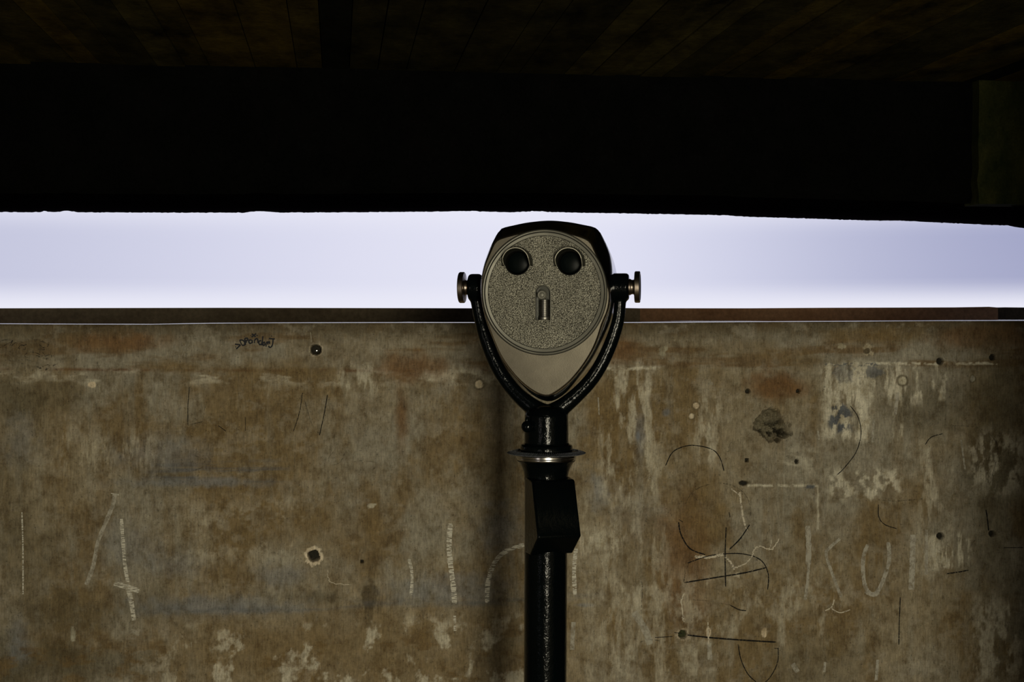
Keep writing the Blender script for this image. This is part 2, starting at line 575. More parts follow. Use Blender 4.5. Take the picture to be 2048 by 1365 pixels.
pale_area(1205, 1318, 735, 1000, .6, seed=91)
pale_area(1395, 1440, 790, 930, .6, seed=92)
pale_area(1648, 1740, 728, 880, .95, th=(.36, .52), seed=93, soft=10)
pale_area(1740, 1900, 728, 800, .85, seed=94, soft=12)
pale_area(1780, 1800, 790, 880, .8, seed=95, soft=8)
pale_area(1655, 1800, 940, 995, .8, (20, 22), seed=96, soft=12)
pale_area(1840, 1900, 880, 1150, .5, seed=97)
pale_area(1860, 1935, 1070, 1135, .85, (8, 60), seed=98, soft=6)
pale_area(1940, 2048, 870, 980, .7, (20, 40), seed=99)
pale_area(1945, 2040, 1200, 1365, .55, (26, 50), seed=100)
pale_area(1170, 1340, 1000, 1365, .34, (18, 80), (.5, .66), seed=101)
pale_area(1200, 1700, 1150, 1365, .35, (30, 60), (.52, .68), seed=102)
pale_area(1160, 1300, 1060, 1110, .55, seed=103)
pale_area(680, 760, 730, 790, .55, (8, 50), seed=104)
pale_area(120, 330, 860, 940, .3, (8, 60), seed=105)
pale_area(340, 620, 1000, 1130, .3, (40, 40), seed=106)
pale_area(1560, 1650, 900, 945, .45, (40, 20), seed=107)
blend(blob(1681, 838, 24, 32, 0.4, .5, 12, 17) * sstep(.44, .50, fbm(PX / 10, PY / 14, 19, 4, .6)) * .95, BLUED)
blend(blob(1748, 745, 20, 10, 0.35, .9, 9, 18) * .7, BLUED)
blend(blob(1690, 748, 26, 16, 0.35, 1.0, 9, 19) * .5, BLUED)
blend(rect(1495, 1497 + 140, 969.5, 974, 1.5, 2, 6) * sstep(.35, .5, fbm(PX / 10, PY / 6, 111)) * .9, PALE)
blend(rect(1634, 1638, 972, 1060, 1.5, 2, 6) * .6, PALE)
blend(rect(1612, 1630, 971, 977, 2, 2, 6) * .9, BLUED)
blend(rect(1650, 1995, 725, 730, 1.5, 2, 6) * sstep(.35, .5, fbm(PX / 14, PY / 6, 113)) * .9, PALE)
blend(rect(1192, 1312, 734, 740, 2, 3, 6) * sstep(.40, .52, fbm(PX / 9, PY / 6, 114)) * .95, PALE)
blend(rect(1650, 1760, 726, 732, 1.5, 2, 6) * sstep(.52, .6, fbm(PX / 9, PY / 6, 115)) * .9, BLUED)

# holes, plugs and the blasted crater: pushed into (or out of) the face
def hole(cx, cy, r, depth, rim=0.0, rim_r=1.6, col=(0.015, 0.013, 0.007), ragged=.12, ox=1.0):
    d = np.sqrt(((PX - cx) * ox) ** 2 + (PY - cy) ** 2) / r
    dn = d + (fbm(PX / (r * .7), PY / (r * .7), int(cx) % 71, 3) - .5) * 2 * ragged
    if rim:
        dr = d + (fbm(PX / (r * .45), PY / (r * .45), int(cy) % 71, 3) - .5) * 1.3
        blend((1 - sstep(rim_r - .15, rim_r + .1, dr)) * rim, (0.66, 0.57, 0.42))
    m_ = 1 - sstep(.8, 1.1, dn)
    blend(m_, col)
    np.subtract(OUT, m_ * depth, out=OUT)


hole(632, 700, 10.5, .03, .35, 1.25)
hole(628, 1113, 11, .028, 1.0, 1.75, ragged=.3)
for x, y, r in ((1496, 783, 4.5), (1597, 783, 4), (1494, 921, 4), (1594, 924, 4.5), (1880, 723, 7), (1985, 715, 6), (1881, 1073, 7), (1984, 1068, 6), (724, 1124, 3.2)):
    hole(x, y, r, .012, .0)
hole(1366, 1270, 9, .012, .35, 1.5, (0.03, 0.035, 0.01), .3)
hole(1486, 967, 5, .006, 0, ox=.6)
# crater
dc = np.sqrt(((PX - 1546) / 38) ** 2 + ((PY - 850 - (PX - 1546) * .12) / 33) ** 2)
dcn = dc + (fbm(PX / 14, PY / 14, 121, 4) - .5) * .9
mc = 1 - sstep(.62, 1.06, dcn)
lump = fbm(PX / 9, PY / 8, 122, 4, .6)
blend(mc * .9, (0.16, 0.14, 0.09))
dark_c = mc * sstep(.42, .56, fbm(PX / 12 + 3, PY / 9 + 5, 124, 4, .6)) * sstep(835, 860, PY + (PX - 1546) * .1)
blend(dark_c * .9, (0.010, 0.009, 0.005))
OUT -= mc * (.012 + lump * .03) + dark_c * .02


def plug(cx, cy, rx, ry, col=(0.68, 0.57, 0.40), out=.0008, ring=0.0, ragged=.25, seed=1):
    d = np.sqrt(((PX - cx) / rx) ** 2 + ((PY - cy) / ry) ** 2)
    dn = d + (fbm(PX / (rx * .8), PY / (ry * .8), 130 + seed, 3) - .5) * 2 * ragged
    if ring:
        blend((1 - sstep(1.2, 1.55, dn)) * ring, (0.09, 0.07, 0.035))
    m_ = 1 - sstep(.8, 1.05, dn)
    blend(m_ * .95, col)
    np.add(OUT, m_ * out, out=OUT)


plug(184, 770, 9, 6.5, seed=2)
plug(958, 769, 8.5, 8.5, (0.75, 0.64, 0.45), ring=.6, seed=3)
plug(1392, 812, 6.5, 6.5, ring=.4, seed=4, ragged=.1)
plug(1383, 833, 5.5, 5.5, (0.58, 0.50, 0.36), ring=.4, seed=5, ragged=.1)
plug(1805, 762, 9, 9, (0.50, 0.46, 0.34), ring=.8, seed=6, ragged=.1)
plug(1945, 758, 5, 6.5, (0.28, 0.26, 0.20), ring=.7, seed=7)
plug(1528, 1266, 6, 10, ring=.0, seed=8)
plug(1417, 1266, 5, 11, seed=9)
plug(1417, 1264, 2.5, 5, (0.16, 0.12, 0.06), seed=10)
plug(1684, 693, 8, 4.5, (0.36, 0.32, 0.22), seed=11, ragged=.7)
plug(1737, 703, 13, 12, (0.46, 0.40, 0.28), seed=12, ragged=.8)
plug(1735, 702, 6, 6, (0.10, 0.075, 0.04), seed=13, ragged=.6, out=-.004)
plug(1327, 702, 9, 11, (0.34, 0.31, 0.22), seed=14, ragged=.9)
plug(743, 1012, 10, 6, (0.44, 0.40, 0.30), seed=15, ragged=.7)
plug(1475, 1150, 7, 6, (0.46, 0.41, 0.30), seed=16, ragged=.8)
plug(1422, 767, 5, 5, (0.3, 0.27, 0.2), seed=17, ragged=.6)
plug(272, 1265, 8, 7, (0.36, 0.33, 0.26), seed=18, ragged=.7)
plug(147, 1272, 7, 14, (0.34, 0.32, 0.24), seed=19, ragged=.7)

# fine undulation of the whole face
OUT += (fbm(PX / 300, PY / 200, 140, 3) - .5) * .006 + (fbm(PX / 18, PY / 26, 141, 3) - .5) * .0006
# rounded upper arris
ztop = np.repeat(topz[None, :], Z.shape[0], 0)
dist = ztop - Z
OUT -= np.where(dist < .010, .004 * (1 - dist / .010) ** 2, 0)

nr, nc = Z.shape
vx = W0.x + U.x * UU + NV.x * OUT
vy = W0.y + U.y * UU + NV.y * OUT
verts = [np.stack([vx, vy, Z], -1).reshape(-1, 3)]
idx = np.arange(nr * nc).reshape(nr, nc)
quads = np.stack([idx[:-1, :-1], idx[:-1, 1:], idx[1:, 1:], idx[1:, :-1]], -1).reshape(-1, 4)
# sill: a lip worn smooth that slopes down towards the room, then the level bed behind it
SILL_D = 1.6
wob = (fbm(ug[None, :] * 6, ug[None, :] * 0, 150, 4)[0] - .5)
prof = [(0.012, 0.0003), (0.055, 0.0015), (0.085, 0.0010), (0.30, -0.004), (SILL_D + .4, -0.004)]
rows = []
for dd, dz in prof:
    rows.append(np.stack([W0.x + U.x * ug + DV.x * dd, W0.y + U.y * ug + DV.y * dd, topz + dz + wob * dd * 0.012], -1))
base_n = nr * nc
verts.append(np.concatenate(rows))
sidx = np.vstack([idx[-1:], base_n + np.arange(len(prof) * nc).reshape(len(prof), nc)])
q2 = np.stack([sidx[:-1, :-1], sidx[:-1, 1:], sidx[1:, 1:], sidx[1:, :-1]], -1).reshape(-1, 4)
# back and underside close the solid
bn = base_n + len(prof) * nc
backr = np.stack([W0.x + U.x * ug + DV.x * (SILL_D + .4), W0.y + U.y * ug + DV.y * (SILL_D + .4), ug * 0.0], -1)
verts.append(backr)
bidx = np.vstack([sidx[-1:], (bn + np.arange(nc))[None], idx[:1]])
q3 = np.stack([bidx[:-1, :-1], bidx[:-1, 1:], bidx[1:, 1:], bidx[1:, :-1]], -1).reshape(-1, 4)
V = np.concatenate(verts)
Q = np.concatenate([quads, q2, q3])
matidx = np.concatenate([np.zeros(len(quads), int), np.ones(len(q2), int), np.full(len(q3), 2)])
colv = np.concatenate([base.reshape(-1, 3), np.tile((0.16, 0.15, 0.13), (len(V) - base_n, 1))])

# ---- drawn and scratched marks: thin layers of pigment on the face
RIB_V, RIB_F, RIB_M = [], [], []
WM = ['wall', 'sill', 'shell', 'marker', 'ink', 'pencil', 'pencil_f', 'chalk', 'chalk_f', 'crack', 'steel']


def stroke(pts, w, mat, smooth=True, jit=0.0, out=0.0012, per=7):
    P = catmull(pts, per) if (smooth and len(pts) > 2) else [np.array(p, float) for p in pts]
    if jit:
        P = resample(P, max(3, int(len(P) * 1.5)), False)
        P = [np.array(p) + rng.normal(0, jit, 2) for p in P]
    L_ = len(P)
    b0 = len(RIB_V)
    for k in range(L_):
        a, c = P[max(k - 1, 0)], P[min(k + 1, L_ - 1)]
        t = (c - a) / (np.linalg.norm(c - a) + 1e-9)
        n_ = np.array([-t[1], t[0]])
        ww = w * (0.75 if k in (0, L_ - 1) else 1.0) * (1 + (rng.random() - .5) * .25)
        for s in (-.5, .5):
            q = P[k] + n_ * s * ww
            u, z = wall_uz(q[0], q[1])
            o_ = out + OUT_at(u, z)
            RIB_V.append(tuple(wall_pt(u, z, o_)))
    for k in range(L_ - 1):
        i = b0 + 2 * k
        RIB_F.append((i, i + 1, i + 3, i + 2))
        RIB_M.append(WM.index(mat))


def OUT_at(u, z):
    j = int(np.clip(np.searchsorted(ug, u), 1, nc - 1))
    t = (z - z_lo) / (topz[j] - z_lo)
    i = int(np.clip(round(t * (nrow - 1)) + 2, 2, nr - 1))
    return max(OUT[max(i - 2, 0):i + 3, max(j - 2, 0):j + 3].max(), -.002)


# the small black tag: ">.DRandomJ" with ".x." above it (measured in an enlarged crop)
def tag_pts(pts):
    return [(400 + x / 6.4, 640 + y / 6.4) for x, y in pts]


for s in ([(448, 312), (490, 318), (520, 322)], [(520, 322), (495, 345), (465, 375)], [(452, 345), (462, 350)],
          [(508, 262), (535, 322)], [(505, 262), (545, 262), (572, 290), (565, 325), (535, 325)],
          [(583, 325), (580, 285), (572, 240)], [(572, 242), (605, 236), (612, 258), (585, 272), (600, 290)],
          [(662, 262), (638, 258), (625, 280), (640, 303), (665, 290), (668, 262)], [(668, 262), (672, 300)],
          [(695, 300), (700, 255)], [(700, 262), (722, 240), (738, 255), (742, 300)],
          [(785, 268), (762, 272), (752, 295), (768, 320), (792, 305)], [(806, 210), (800, 260), (792, 330)],
          [(818, 285), (806, 305), (815, 330), (830, 315), (825, 288), (818, 285)],
          [(845, 345), (850, 290)], [(850, 298), (866, 282), (868, 318)], [(868, 296), (888, 280), (890, 310)],
          [(882, 240), (920, 244), (958, 246)], [(935, 246), (932, 300), (915, 345), (890, 352), (878, 335)],
          [(662, 180), (690, 200), (712, 222)], [(718, 178), (690, 200), (660, 222)], [(645, 202), (655, 206)], [(722, 200), (738, 204)], [(912, 208), (922, 212)]):
    stroke(tag_pts(s), 2.9, 'marker')
# cursive scribbles at the left end
def L4(pts):
    return [(x / 2.926, 600 + y / 2.926) for x, y in pts]


for s in ([(0, 245), (30, 235), (75, 240), (40, 260), (10, 275)], [(75, 235), (60, 275), (95, 250), (100, 285), (130, 262), (150, 290), (105, 282)], [(120, 245), (155, 262), (125, 268)],
          [(200, 235), (240, 238), (285, 262), (230, 240)], [(230, 262), (262, 290), (225, 290), (282, 270), (282, 240)], [(160, 308), (145, 330), (170, 340)], [(175, 305), (215, 312), (245, 332), (205, 325)],
          [(245, 305), (262, 325), (225, 335)], [(262, 330), (300, 322), (295, 345), (255, 342)], [(150, 350), (180, 355)], [(215, 392), (245, 400), (222, 405), (290, 378), (265, 412), (300, 395), (335, 412), (310, 388), (340, 375)]):
    stroke(L4(s), 1.5, 'ink')
# black crayon lines
PC = 'pencil'
for pts, w, mt in (([(1331, 932), (1345, 905), (1370, 893), (1395, 892), (1425, 900), (1440, 917), (1448, 943)], 1.9, PC),
                   ([(1357, 1045), (1362, 1070), (1380, 1098), (1410, 1110)], 2.6, PC), ([(1458, 1100), (1480, 1078), (1499, 1050)], 2.4, PC),
                   ([(1370, 1010), (1385, 985), (1415, 970), (1450, 968), (1480, 980), (1498, 1005), (1502, 1045)], 1.4, 'pencil_f'),
                   ([(1452, 1055), (1450, 1110), (1451, 1174)], 2.2, PC), ([(1368, 1166), (1430, 1156), (1490, 1146), (1531, 1136)], 2.6, PC),
                   ([(1375, 1127), (1420, 1112), (1480, 1108), (1520, 1120), (1536, 1148), (1535, 1180)], 2.0, PC), ([(1378, 1126), (1371, 1145), (1367, 1166)], 1.6, 'pencil_f'),
                   ([(1375, 1271), (1430, 1277), (1500, 1282), (1552, 1285)], 3.0, PC), ([(1348, 1266), (1364, 1268)], 1.6, PC),
                   ([(1476, 1290), (1482, 1320), (1495, 1348), (1512, 1365)], 2.0, PC), ([(1556, 1296), (1555, 1325), (1540, 1355), (1522, 1372)], 1.5, PC),
                   ([(1548, 1297), (1557, 1298)], 1.6, PC), ([(1460, 1211), (1478, 1220), (1492, 1222)], 2.0, PC), ([(1380, 1200), (1420, 1203), (1460, 1211)], 1.2, 'pencil_f'),
                   ([(1700, 812), (1716, 835), (1722, 868), (1712, 905), (1690, 935), (1675, 950)], 1.5, PC),
                   ([(1850, 890), (1862, 875), (1885, 868)], 1.5, PC), ([(1900, 852), (1950, 855), (1985, 875), (1995, 905), (1982, 960)], 1.5, 'pencil_f'),
                   ([(1800, 1195), (1798, 1240), (1797, 1290)], 1.8, PC), ([(1893, 1148), (1915, 1145), (1937, 1141)], 2.2, PC), ([(1972, 1020), (1975, 1040), (1977, 1062)], 2.4, PC),
                   ([(1756, 1000), (1790, 1003), (1850, 998)], 1.3, 'pencil_f'), ([(1757, 1010), (1758, 1035), (1770, 1050), (1793, 1058)], 1.6, PC), ([(1845, 961), (1890, 962)], 1.4, 'pencil_f'),
                   ([(2008, 1096), (2046, 1096)], 1.8, PC), ([(1959, 1050), (1950, 1080), (1935, 1098)], 1.2, 'pencil_f'),
                   ([(1310, 1276), (1345, 1274)], 1.8, PC), ([(1280, 1285), (1300, 1280), (1320, 1283)], 1.2, 'pencil_f'), ([(1285, 1165), (1284, 1200), (1280, 1250)], 1.3, 'pencil_f'),
                   ([(1366, 1045), (1358, 1040)], 1.5, PC), ([(1458, 1025), (1460, 1035)], 1.8, PC),
                   ([(605, 786), (599, 825), (587, 863)], 1.4, PC), ([(605, 786), (613, 815), (623, 848)], 1.3, 'pencil_f'), ([(655, 790), (648, 830), (639, 871)], 1.7, PC), ([(639, 871), (632, 860)], 1.2, 'pencil_f'), ([(657, 792), (668, 825), (673, 845)], 1.1, 'pencil_f'), ([(660, 745), (656, 790)], 1.1, 'pencil_f'),
                   ([(379, 775), (376, 810), (376, 850)], 1.4, PC), ([(380, 850), (405, 844)], 1.2, PC), ([(405, 844), (411, 810)], 1.1, 'pencil_f'), ([(437, 852), (452, 863)], 1.8, PC), ([(491, 835), (491, 862)], 1.4, PC), ([(294, 862), (289, 903)], 1.3, 'pencil_f'), ([(416, 884), (421, 918)], 1.2, 'pencil_f'), ([(257, 830), (255, 890)], 1.0, 'pencil_f'),
                   ([(390, 912), (408, 920), (405, 935), (380, 944)], 1.2, 'pencil_f'), ([(590, 902), (588, 940), (590, 950)], 1.2, 'pencil_f'), ([(672, 900), (658, 915), (662, 930), (680, 925), (690, 905)], 1.2, 'pencil_f'), ([(690, 930), (720, 922), (750, 925)], 1.2, 'pencil_f'),
                   ([(770, 812), (760, 840), (755, 870)], 1.0, 'pencil_f'), ([(740, 840), (730, 875)], 1.0, 'pencil_f')):
    stroke(pts, w, mt)
# chalk
for pts, w, mt in (([(974, 1206), (976, 1165), (988, 1128), (1010, 1104), (1048, 1090)], 9, 'chalk'), ([(901, 1048), (898, 1090), (901, 1130), (906, 1170), (909, 1208)], 10, 'chalk'), ([(909, 1232), (910, 1262)], 8, 'chalk'),
                   ([(818, 1118), (824, 1150), (822, 1190)], 6, 'chalk'), ([(243, 1038), (246, 1080), (250, 1130), (256, 1165)], 7, 'chalk'), ([(230, 988), (226, 1010), (212, 1045), (196, 1085), (186, 1135), (172, 1170)], 8, 'chalk_f'),
                   ([(228, 1167), (250, 1173), (278, 1183)], 10, 'chalk'), ([(256, 1175), (263, 1205), (268, 1242)], 9, 'chalk'), ([(222, 988), (238, 990)], 4, 'chalk'), ([(44, 1025), (46, 1100), (46, 1190)], 3, 'chalk'),
                   ([(1152, 1098), (1148, 1140), (1150, 1190)], 8, 'chalk'), ([(1147, 1245), (1144, 1300)], 12, 'chalk_f'),
                   ([(1615, 1052), (1617, 1090), (1616, 1130)], 11, 'chalk_f'), ([(1617, 1120), (1615, 1160), (1610, 1200)], 6, 'chalk_f'), ([(1615, 1055), (1617, 1125)], 5, 'crack'),
                   ([(1680, 1078), (1660, 1095), (1652, 1110), (1665, 1150), (1682, 1195)], 6, 'chalk_f'), ([(1735, 1090), (1726, 1120), (1728, 1165), (1738, 1186), (1752, 1186), (1766, 1160), (1778, 1120), (1776, 1085)], 8, 'chalk_f'),
                   ([(1730, 1182), (1745, 1190), (1757, 1184)], 9, 'chalk_f'), ([(1826, 1070), (1824, 1130), (1822, 1180)], 12, 'chalk_f'), ([(1853, 1060), (1852, 1150)], 8, 'chalk_f'),
                   ([(1668, 1200), (1663, 1215), (1650, 1222)], 2.5, 'crack'), ([(1663, 1218), (1680, 1226), (1700, 1220)], 2, 'crack'),
                   ([(1268, 1225), (1290, 1260), (1300, 1290)], 14, 'chalk_f'), ([(1755, 1320), (1752, 1362)], 8, 'chalk_f'), ([(1585, 1328), (1595, 1345)], 12, 'chalk_f'), ([(1650, 1325), (1648, 1345)], 7, 'chalk_f'), ([(1418, 1285), (1420, 1320)], 12, 'chalk_f'),
                   ([(1196, 795), (1198, 830)], 3, 'chalk_f'), ([(1636, 862), (1638, 880)], 5, 'chalk_f'), ([(1795, 785), (1790, 830)], 9, 'chalk_f'), ([(1747, 840), (1745, 885)], 6, 'chalk_f'), ([(1922, 880), (1930, 940)], 5, 'chalk_f'),
                   ([(1479, 985), (1484, 1025), (1490, 1052)], 4, 'crack'), ([(1462, 978), (1478, 990)], 3, 'crack'), ([(372, 690), (364, 712)], 1.2, 'chalk_f'), ([(621, 665), (624, 690)], 1.2, 'chalk_f')):
    stroke(pts, w, mt)
for pts, w in (([(1390, 1113), (1420, 1115), (1448, 1108)], 5), ([(1450, 1112), (1462, 1128), (1468, 1140)], 3.5), ([(1466, 1136), (1485, 1131), (1503, 1115), (1508, 1100), (1520, 1093), (1542, 1099), (1558, 1078)], 2.2), ([(1540, 1097), (1541, 1078)], 2),
               ([(1490, 1055), (1495, 1062)], 2), ([(1370, 1185), (1363, 1205), (1367, 1245)], 2.5), ([(1415, 1245), (1417, 1290)], 3), ([(655, 1140), (661, 1165), (700, 1170)], 1.2)):
    stroke(pts, w, 'crack', jit=.8)
# nail heads in the two bolt holes
for cx, cy, r in ((633.5, 702, 1.0), (624, 1118, 1.2)):
    stroke([(cx - r, cy), (cx + r, cy)], r * 2, 'steel', out=.001)

nb = len(V)
V = np.concatenate([V, np.array(RIB_V)])
colv = np.concatenate([colv, np.full((len(RIB_V), 3), .2)])
RQ = np.array(RIB_F) + nb
Q = np.concatenate([Q, RQ])
matidx = np.concatenate([matidx, np.array(RIB_M)])

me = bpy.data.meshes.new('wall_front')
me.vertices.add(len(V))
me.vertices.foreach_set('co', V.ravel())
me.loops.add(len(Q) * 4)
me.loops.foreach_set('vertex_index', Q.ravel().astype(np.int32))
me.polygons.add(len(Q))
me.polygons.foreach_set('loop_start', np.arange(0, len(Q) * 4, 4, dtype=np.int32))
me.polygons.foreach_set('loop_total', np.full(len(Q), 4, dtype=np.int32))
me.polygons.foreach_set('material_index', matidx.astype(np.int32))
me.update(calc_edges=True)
ca_ = me.color_attributes.new('stain_shade', 'FLOAT_COLOR', 'POINT')  # stain colours plus the shade painted in at the top and sides
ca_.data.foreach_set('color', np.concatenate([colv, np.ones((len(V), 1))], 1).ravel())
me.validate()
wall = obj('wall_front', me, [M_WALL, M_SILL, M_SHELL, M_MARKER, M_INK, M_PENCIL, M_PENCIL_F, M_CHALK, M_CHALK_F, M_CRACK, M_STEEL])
wall['kind'] = 'structure'


def struct(name, bm, mat, smooth=False):
    o = obj(name, bm, mat, smooth=smooth)
    o['kind'] = 'structure'
    return o


# raised outer parapet seen over the sill
def prism_strip(bm, top, bottom, d0, d1, mat=0):
    """solid bar along the wall: top/bottom are pixel polylines measured on the plane d0 behind the wall face"""
    ring = []
    for (x, yt), (_, yb) in zip(top, bottom):
        pt = on_plane(x, yt, W0 + DV * d0, NV)
        pb = on_plane(x, yb, W0 + DV * d0, NV)
        back = DV * (d1 - d0)
        ring.append([bm.verts.new(pt), bm.verts.new(pb), bm.verts.new(pb + back), bm.verts.new(pt + back)])
    for a, b_ in zip(ring[:-1], ring[1:]):
        for i in range(4):
            j = (i + 1) % 4
            bm.faces.new((a[i], b_[i], b_[j], a[j])).material_index = mat
    bm.faces.new(ring[0]).material_index = mat
    bm.faces.new(ring[-1][::-1]).material_index = mat


bm = bmesh.new()
tp = [(-900, 616), (0, 617), (200, 616.5), (450, 616), (700, 616.5), (1000, 617), (1250, 616.5), (1280, 617)]
prism_strip(bm, tp, [(x, 660) for x, _ in tp], SILL_D, SILL_D + .35, 0)
struct('trim_1', bm, M_PARAPET)
bm = bmesh.new()
tp = [(1280, 617), (1500, 617), (1650, 616), (1800, 615.5), (1960, 615), (1978, 614), (1996, 615.5)]
prism_strip(bm, tp, [(x, 660) for x, _ in tp], SILL_D, SILL_D + .35, 0)
struct('trim_2', bm, M_PARAPET_RED)
bm = bmesh.new()       # the parapet steps back at its right end
tp = [(1993, 616.5), (2010, 615), (2100, 616), (2600, 617)]
prism_strip(bm, tp, [(x, 660) for x, _ in tp], SILL_D + .28, SILL_D + .6, 0)
struct('trim_3_shadow', bm, mat_concrete('shadow_brown_return', (0.04, 0.03, 0.018), (0.10, 0.075, 0.045)))  # shadow at the parapet's end painted as a dark brown colour

# roof slab lintel above the slot
LF = -0.15       # its face stands this far in front of the wall face
SIL = [(-900, 422), (0, 424.5), (60, 425), (82, 424.2), (88, 422.2), (98, 424), (116, 424.5), (134, 421.5), (146, 423.5), (160, 425), (300, 425.5), (490, 426), (500, 424), (514, 422.8), (540, 424), (562, 425.5), (700, 424.8), (850, 423.8), (910, 423),
       (945, 422.4), (985, 424), (1020, 425), (1040, 424), (1068, 422.6), (1100, 424), (1140, 425.5), (1260, 427.5), (1330, 428.6), (1432, 430.6), (1438, 431.6), (1445, 430.5), (1500, 434), (1620, 437.5), (1740, 441.5), (1800, 441.8), (1900, 446.5), (1990, 450.5), (2018, 451.5), (2034, 455), (2048, 457), (2200, 466), (2700, 495)]
fine = []
sx = np.array([p[0] for p in SIL])
sy = np.array([p[1] for p in SIL])
for x in np.r_[-900, -400, np.arange(-60, 2110, 4), 2200, 2700]:
    fine.append((x, float(np.interp(x, sx, sy)) + rng.normal(0, .28)))
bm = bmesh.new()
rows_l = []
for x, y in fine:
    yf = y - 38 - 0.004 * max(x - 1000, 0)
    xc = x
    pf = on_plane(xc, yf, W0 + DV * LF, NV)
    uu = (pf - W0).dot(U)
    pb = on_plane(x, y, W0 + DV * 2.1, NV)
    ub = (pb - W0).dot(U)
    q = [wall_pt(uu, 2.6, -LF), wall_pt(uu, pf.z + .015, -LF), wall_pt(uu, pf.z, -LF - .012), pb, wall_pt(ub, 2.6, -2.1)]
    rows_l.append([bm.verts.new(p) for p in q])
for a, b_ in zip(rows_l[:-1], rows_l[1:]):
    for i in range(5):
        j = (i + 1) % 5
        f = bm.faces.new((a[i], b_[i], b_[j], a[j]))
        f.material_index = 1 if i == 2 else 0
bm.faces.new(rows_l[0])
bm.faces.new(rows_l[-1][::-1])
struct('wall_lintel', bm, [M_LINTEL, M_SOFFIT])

# green block on the lintel at the right, its lit look painted in
bm = bmesh.new()
a = on_plane(1957, 210, W0 + DV * (LF - .04), NV)
b2 = on_plane(1957, 408, W0 + DV * (LF - .04), NV)
ua = (a - W0).dot(U)
nseg = 14
ringp = []
for k in range(nseg + 1):
    z = b2.z + (2.2 - b2.z) * k / nseg
    j1 = (rng.random() - .5) * .006
    ringp.append([bm.verts.new(wall_pt(ua + j1, z, -LF + .04)), bm.verts.new(wall_pt(3.0, z, -LF + .04)), bm.verts.new(wall_pt(3.0, z, -LF - .05)), bm.verts.new(wall_pt(ua + j1, z, -LF - .05))])
for p, q in zip(ringp[:-1], ringp[1:]):
    for i in range(4):
        j = (i + 1) % 4
        bm.faces.new((p[i], p[j], q[j], q[i]))
bm.faces.new(ringp[0][::-1])
bm.faces.new(ringp[-1])
struct('wall_haunch', bm, M_LIT_GREEN)

# ceiling cast against narrow boards that run towards the slot
CZ = at_depth(1024, 146, 3.9 + LF).z
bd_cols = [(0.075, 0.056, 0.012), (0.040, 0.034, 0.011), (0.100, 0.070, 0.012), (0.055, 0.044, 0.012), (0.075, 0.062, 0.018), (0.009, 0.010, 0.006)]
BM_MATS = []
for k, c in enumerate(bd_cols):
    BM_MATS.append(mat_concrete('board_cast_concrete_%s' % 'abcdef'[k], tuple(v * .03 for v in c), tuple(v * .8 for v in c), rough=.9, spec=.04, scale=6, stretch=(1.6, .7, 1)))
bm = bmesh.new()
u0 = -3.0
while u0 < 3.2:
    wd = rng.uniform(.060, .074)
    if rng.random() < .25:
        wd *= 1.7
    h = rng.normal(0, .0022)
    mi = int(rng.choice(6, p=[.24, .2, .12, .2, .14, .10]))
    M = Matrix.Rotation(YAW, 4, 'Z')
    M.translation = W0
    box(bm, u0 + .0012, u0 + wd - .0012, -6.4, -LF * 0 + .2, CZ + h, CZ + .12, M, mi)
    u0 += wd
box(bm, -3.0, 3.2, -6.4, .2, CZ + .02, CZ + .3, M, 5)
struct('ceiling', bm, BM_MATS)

# floor and the other walls of the room
bm = bmesh.new()
box(bm, -2.6, 2.6, -2.6, 5.0, -.15, 0.0)
struct('floor', bm, M_FLOOR)
bm = bmesh.new()
box(bm, -2.6, -2.4, -2.3, -1.35, 0, 2.6)
box(bm, -2.6, -2.4, -.45, 3.75, 0, 2.6)  # gap before this piece is an opening added for the side fill
box(bm, -2.6, -2.4, -1.35, -.45, 1.95, 2.6)
struct('wall_left', bm, M_SHELL)
bm = bmesh.new()
box(bm, 1.95, 2.15, -2.3, 4.3, 0, 2.6)
struct('wall_right', bm, M_SHELL)
bm = bmesh.new()
box(bm, -2.6, DOOR_X - DOOR_W / 2, -2.3, -2.1, 0, 2.6)
box(bm, DOOR_X + DOOR_W / 2, 2.15, -2.3, -2.1, 0, 2.6)
box(bm, DOOR_X - DOOR_W / 2, DOOR_X + DOOR_W / 2, -2.3, -2.1, DOOR_H, 2.6)
struct('wall_back', bm, M_SHELL)
bm = bmesh.new()
box(bm, 1.07, 1.95, 1.55, 1.8, 0, CZ + .05)
struct('wall_partition', bm, M_SHELL)

# ------------------------------------------------------------------ the viewer
TH = math.radians(-8)
PIV = at_depth(1098, 575, 2.90)
RH = Matrix.Rotation(TH, 3, 'Z')
root = bpy.data.objects.new('coin_viewer', None)
root.location = (PIV.x, PIV.y, 0)
COL.objects.link(root)
root['label'] = 'grey metal coin-operated binocular viewer on a glossy black post in front of the wall'
root['category'] = 'viewer'
MH = Matrix.Rotation(TH, 4, 'Z')          # head frame relative to the root, raised to the pivot
MH.translation = Vector((0, 0, PIV.z))
HN = RH @ Vector((0, -1, 0))


def hl(px, py, yl):
    """local x, z (pivot frame) of the point seen at px, py on the plane yl behind the pivot"""
    p0 = PIV + (RH @ Vector((0, yl, 0)))
    p = on_plane(px, py, p0, HN)
    q = RH.transposed() @ (p - PIV)
    return q.x, q.z


YF = -0.100      # front face plane of the head
front_px = [(1098, 459.3), (1118, 461), (1137, 464.6), (1158, 470), (1173, 476), (1180, 481), (1186, 490), (1202.7, 529), (1216.5, 568.5), (1220.3, 592), (1216.5, 620), (1204.6, 650), (1194.8, 680), (1183, 706), (1163, 737), (1137, 767),
            (1107.7, 789), (1091, 794.5), (1068, 786), (1038.5, 763), (1011, 729.5), (993, 697), (973, 646), (963, 606), (960.5, 578), (962, 556), (968, 529), (977, 507), (986, 487), (991, 480), (1000, 475), (1028.6, 467), (1060, 461)]
front = [hl(x, y, YF) for x, y in catmull(front_px, 6, True)]
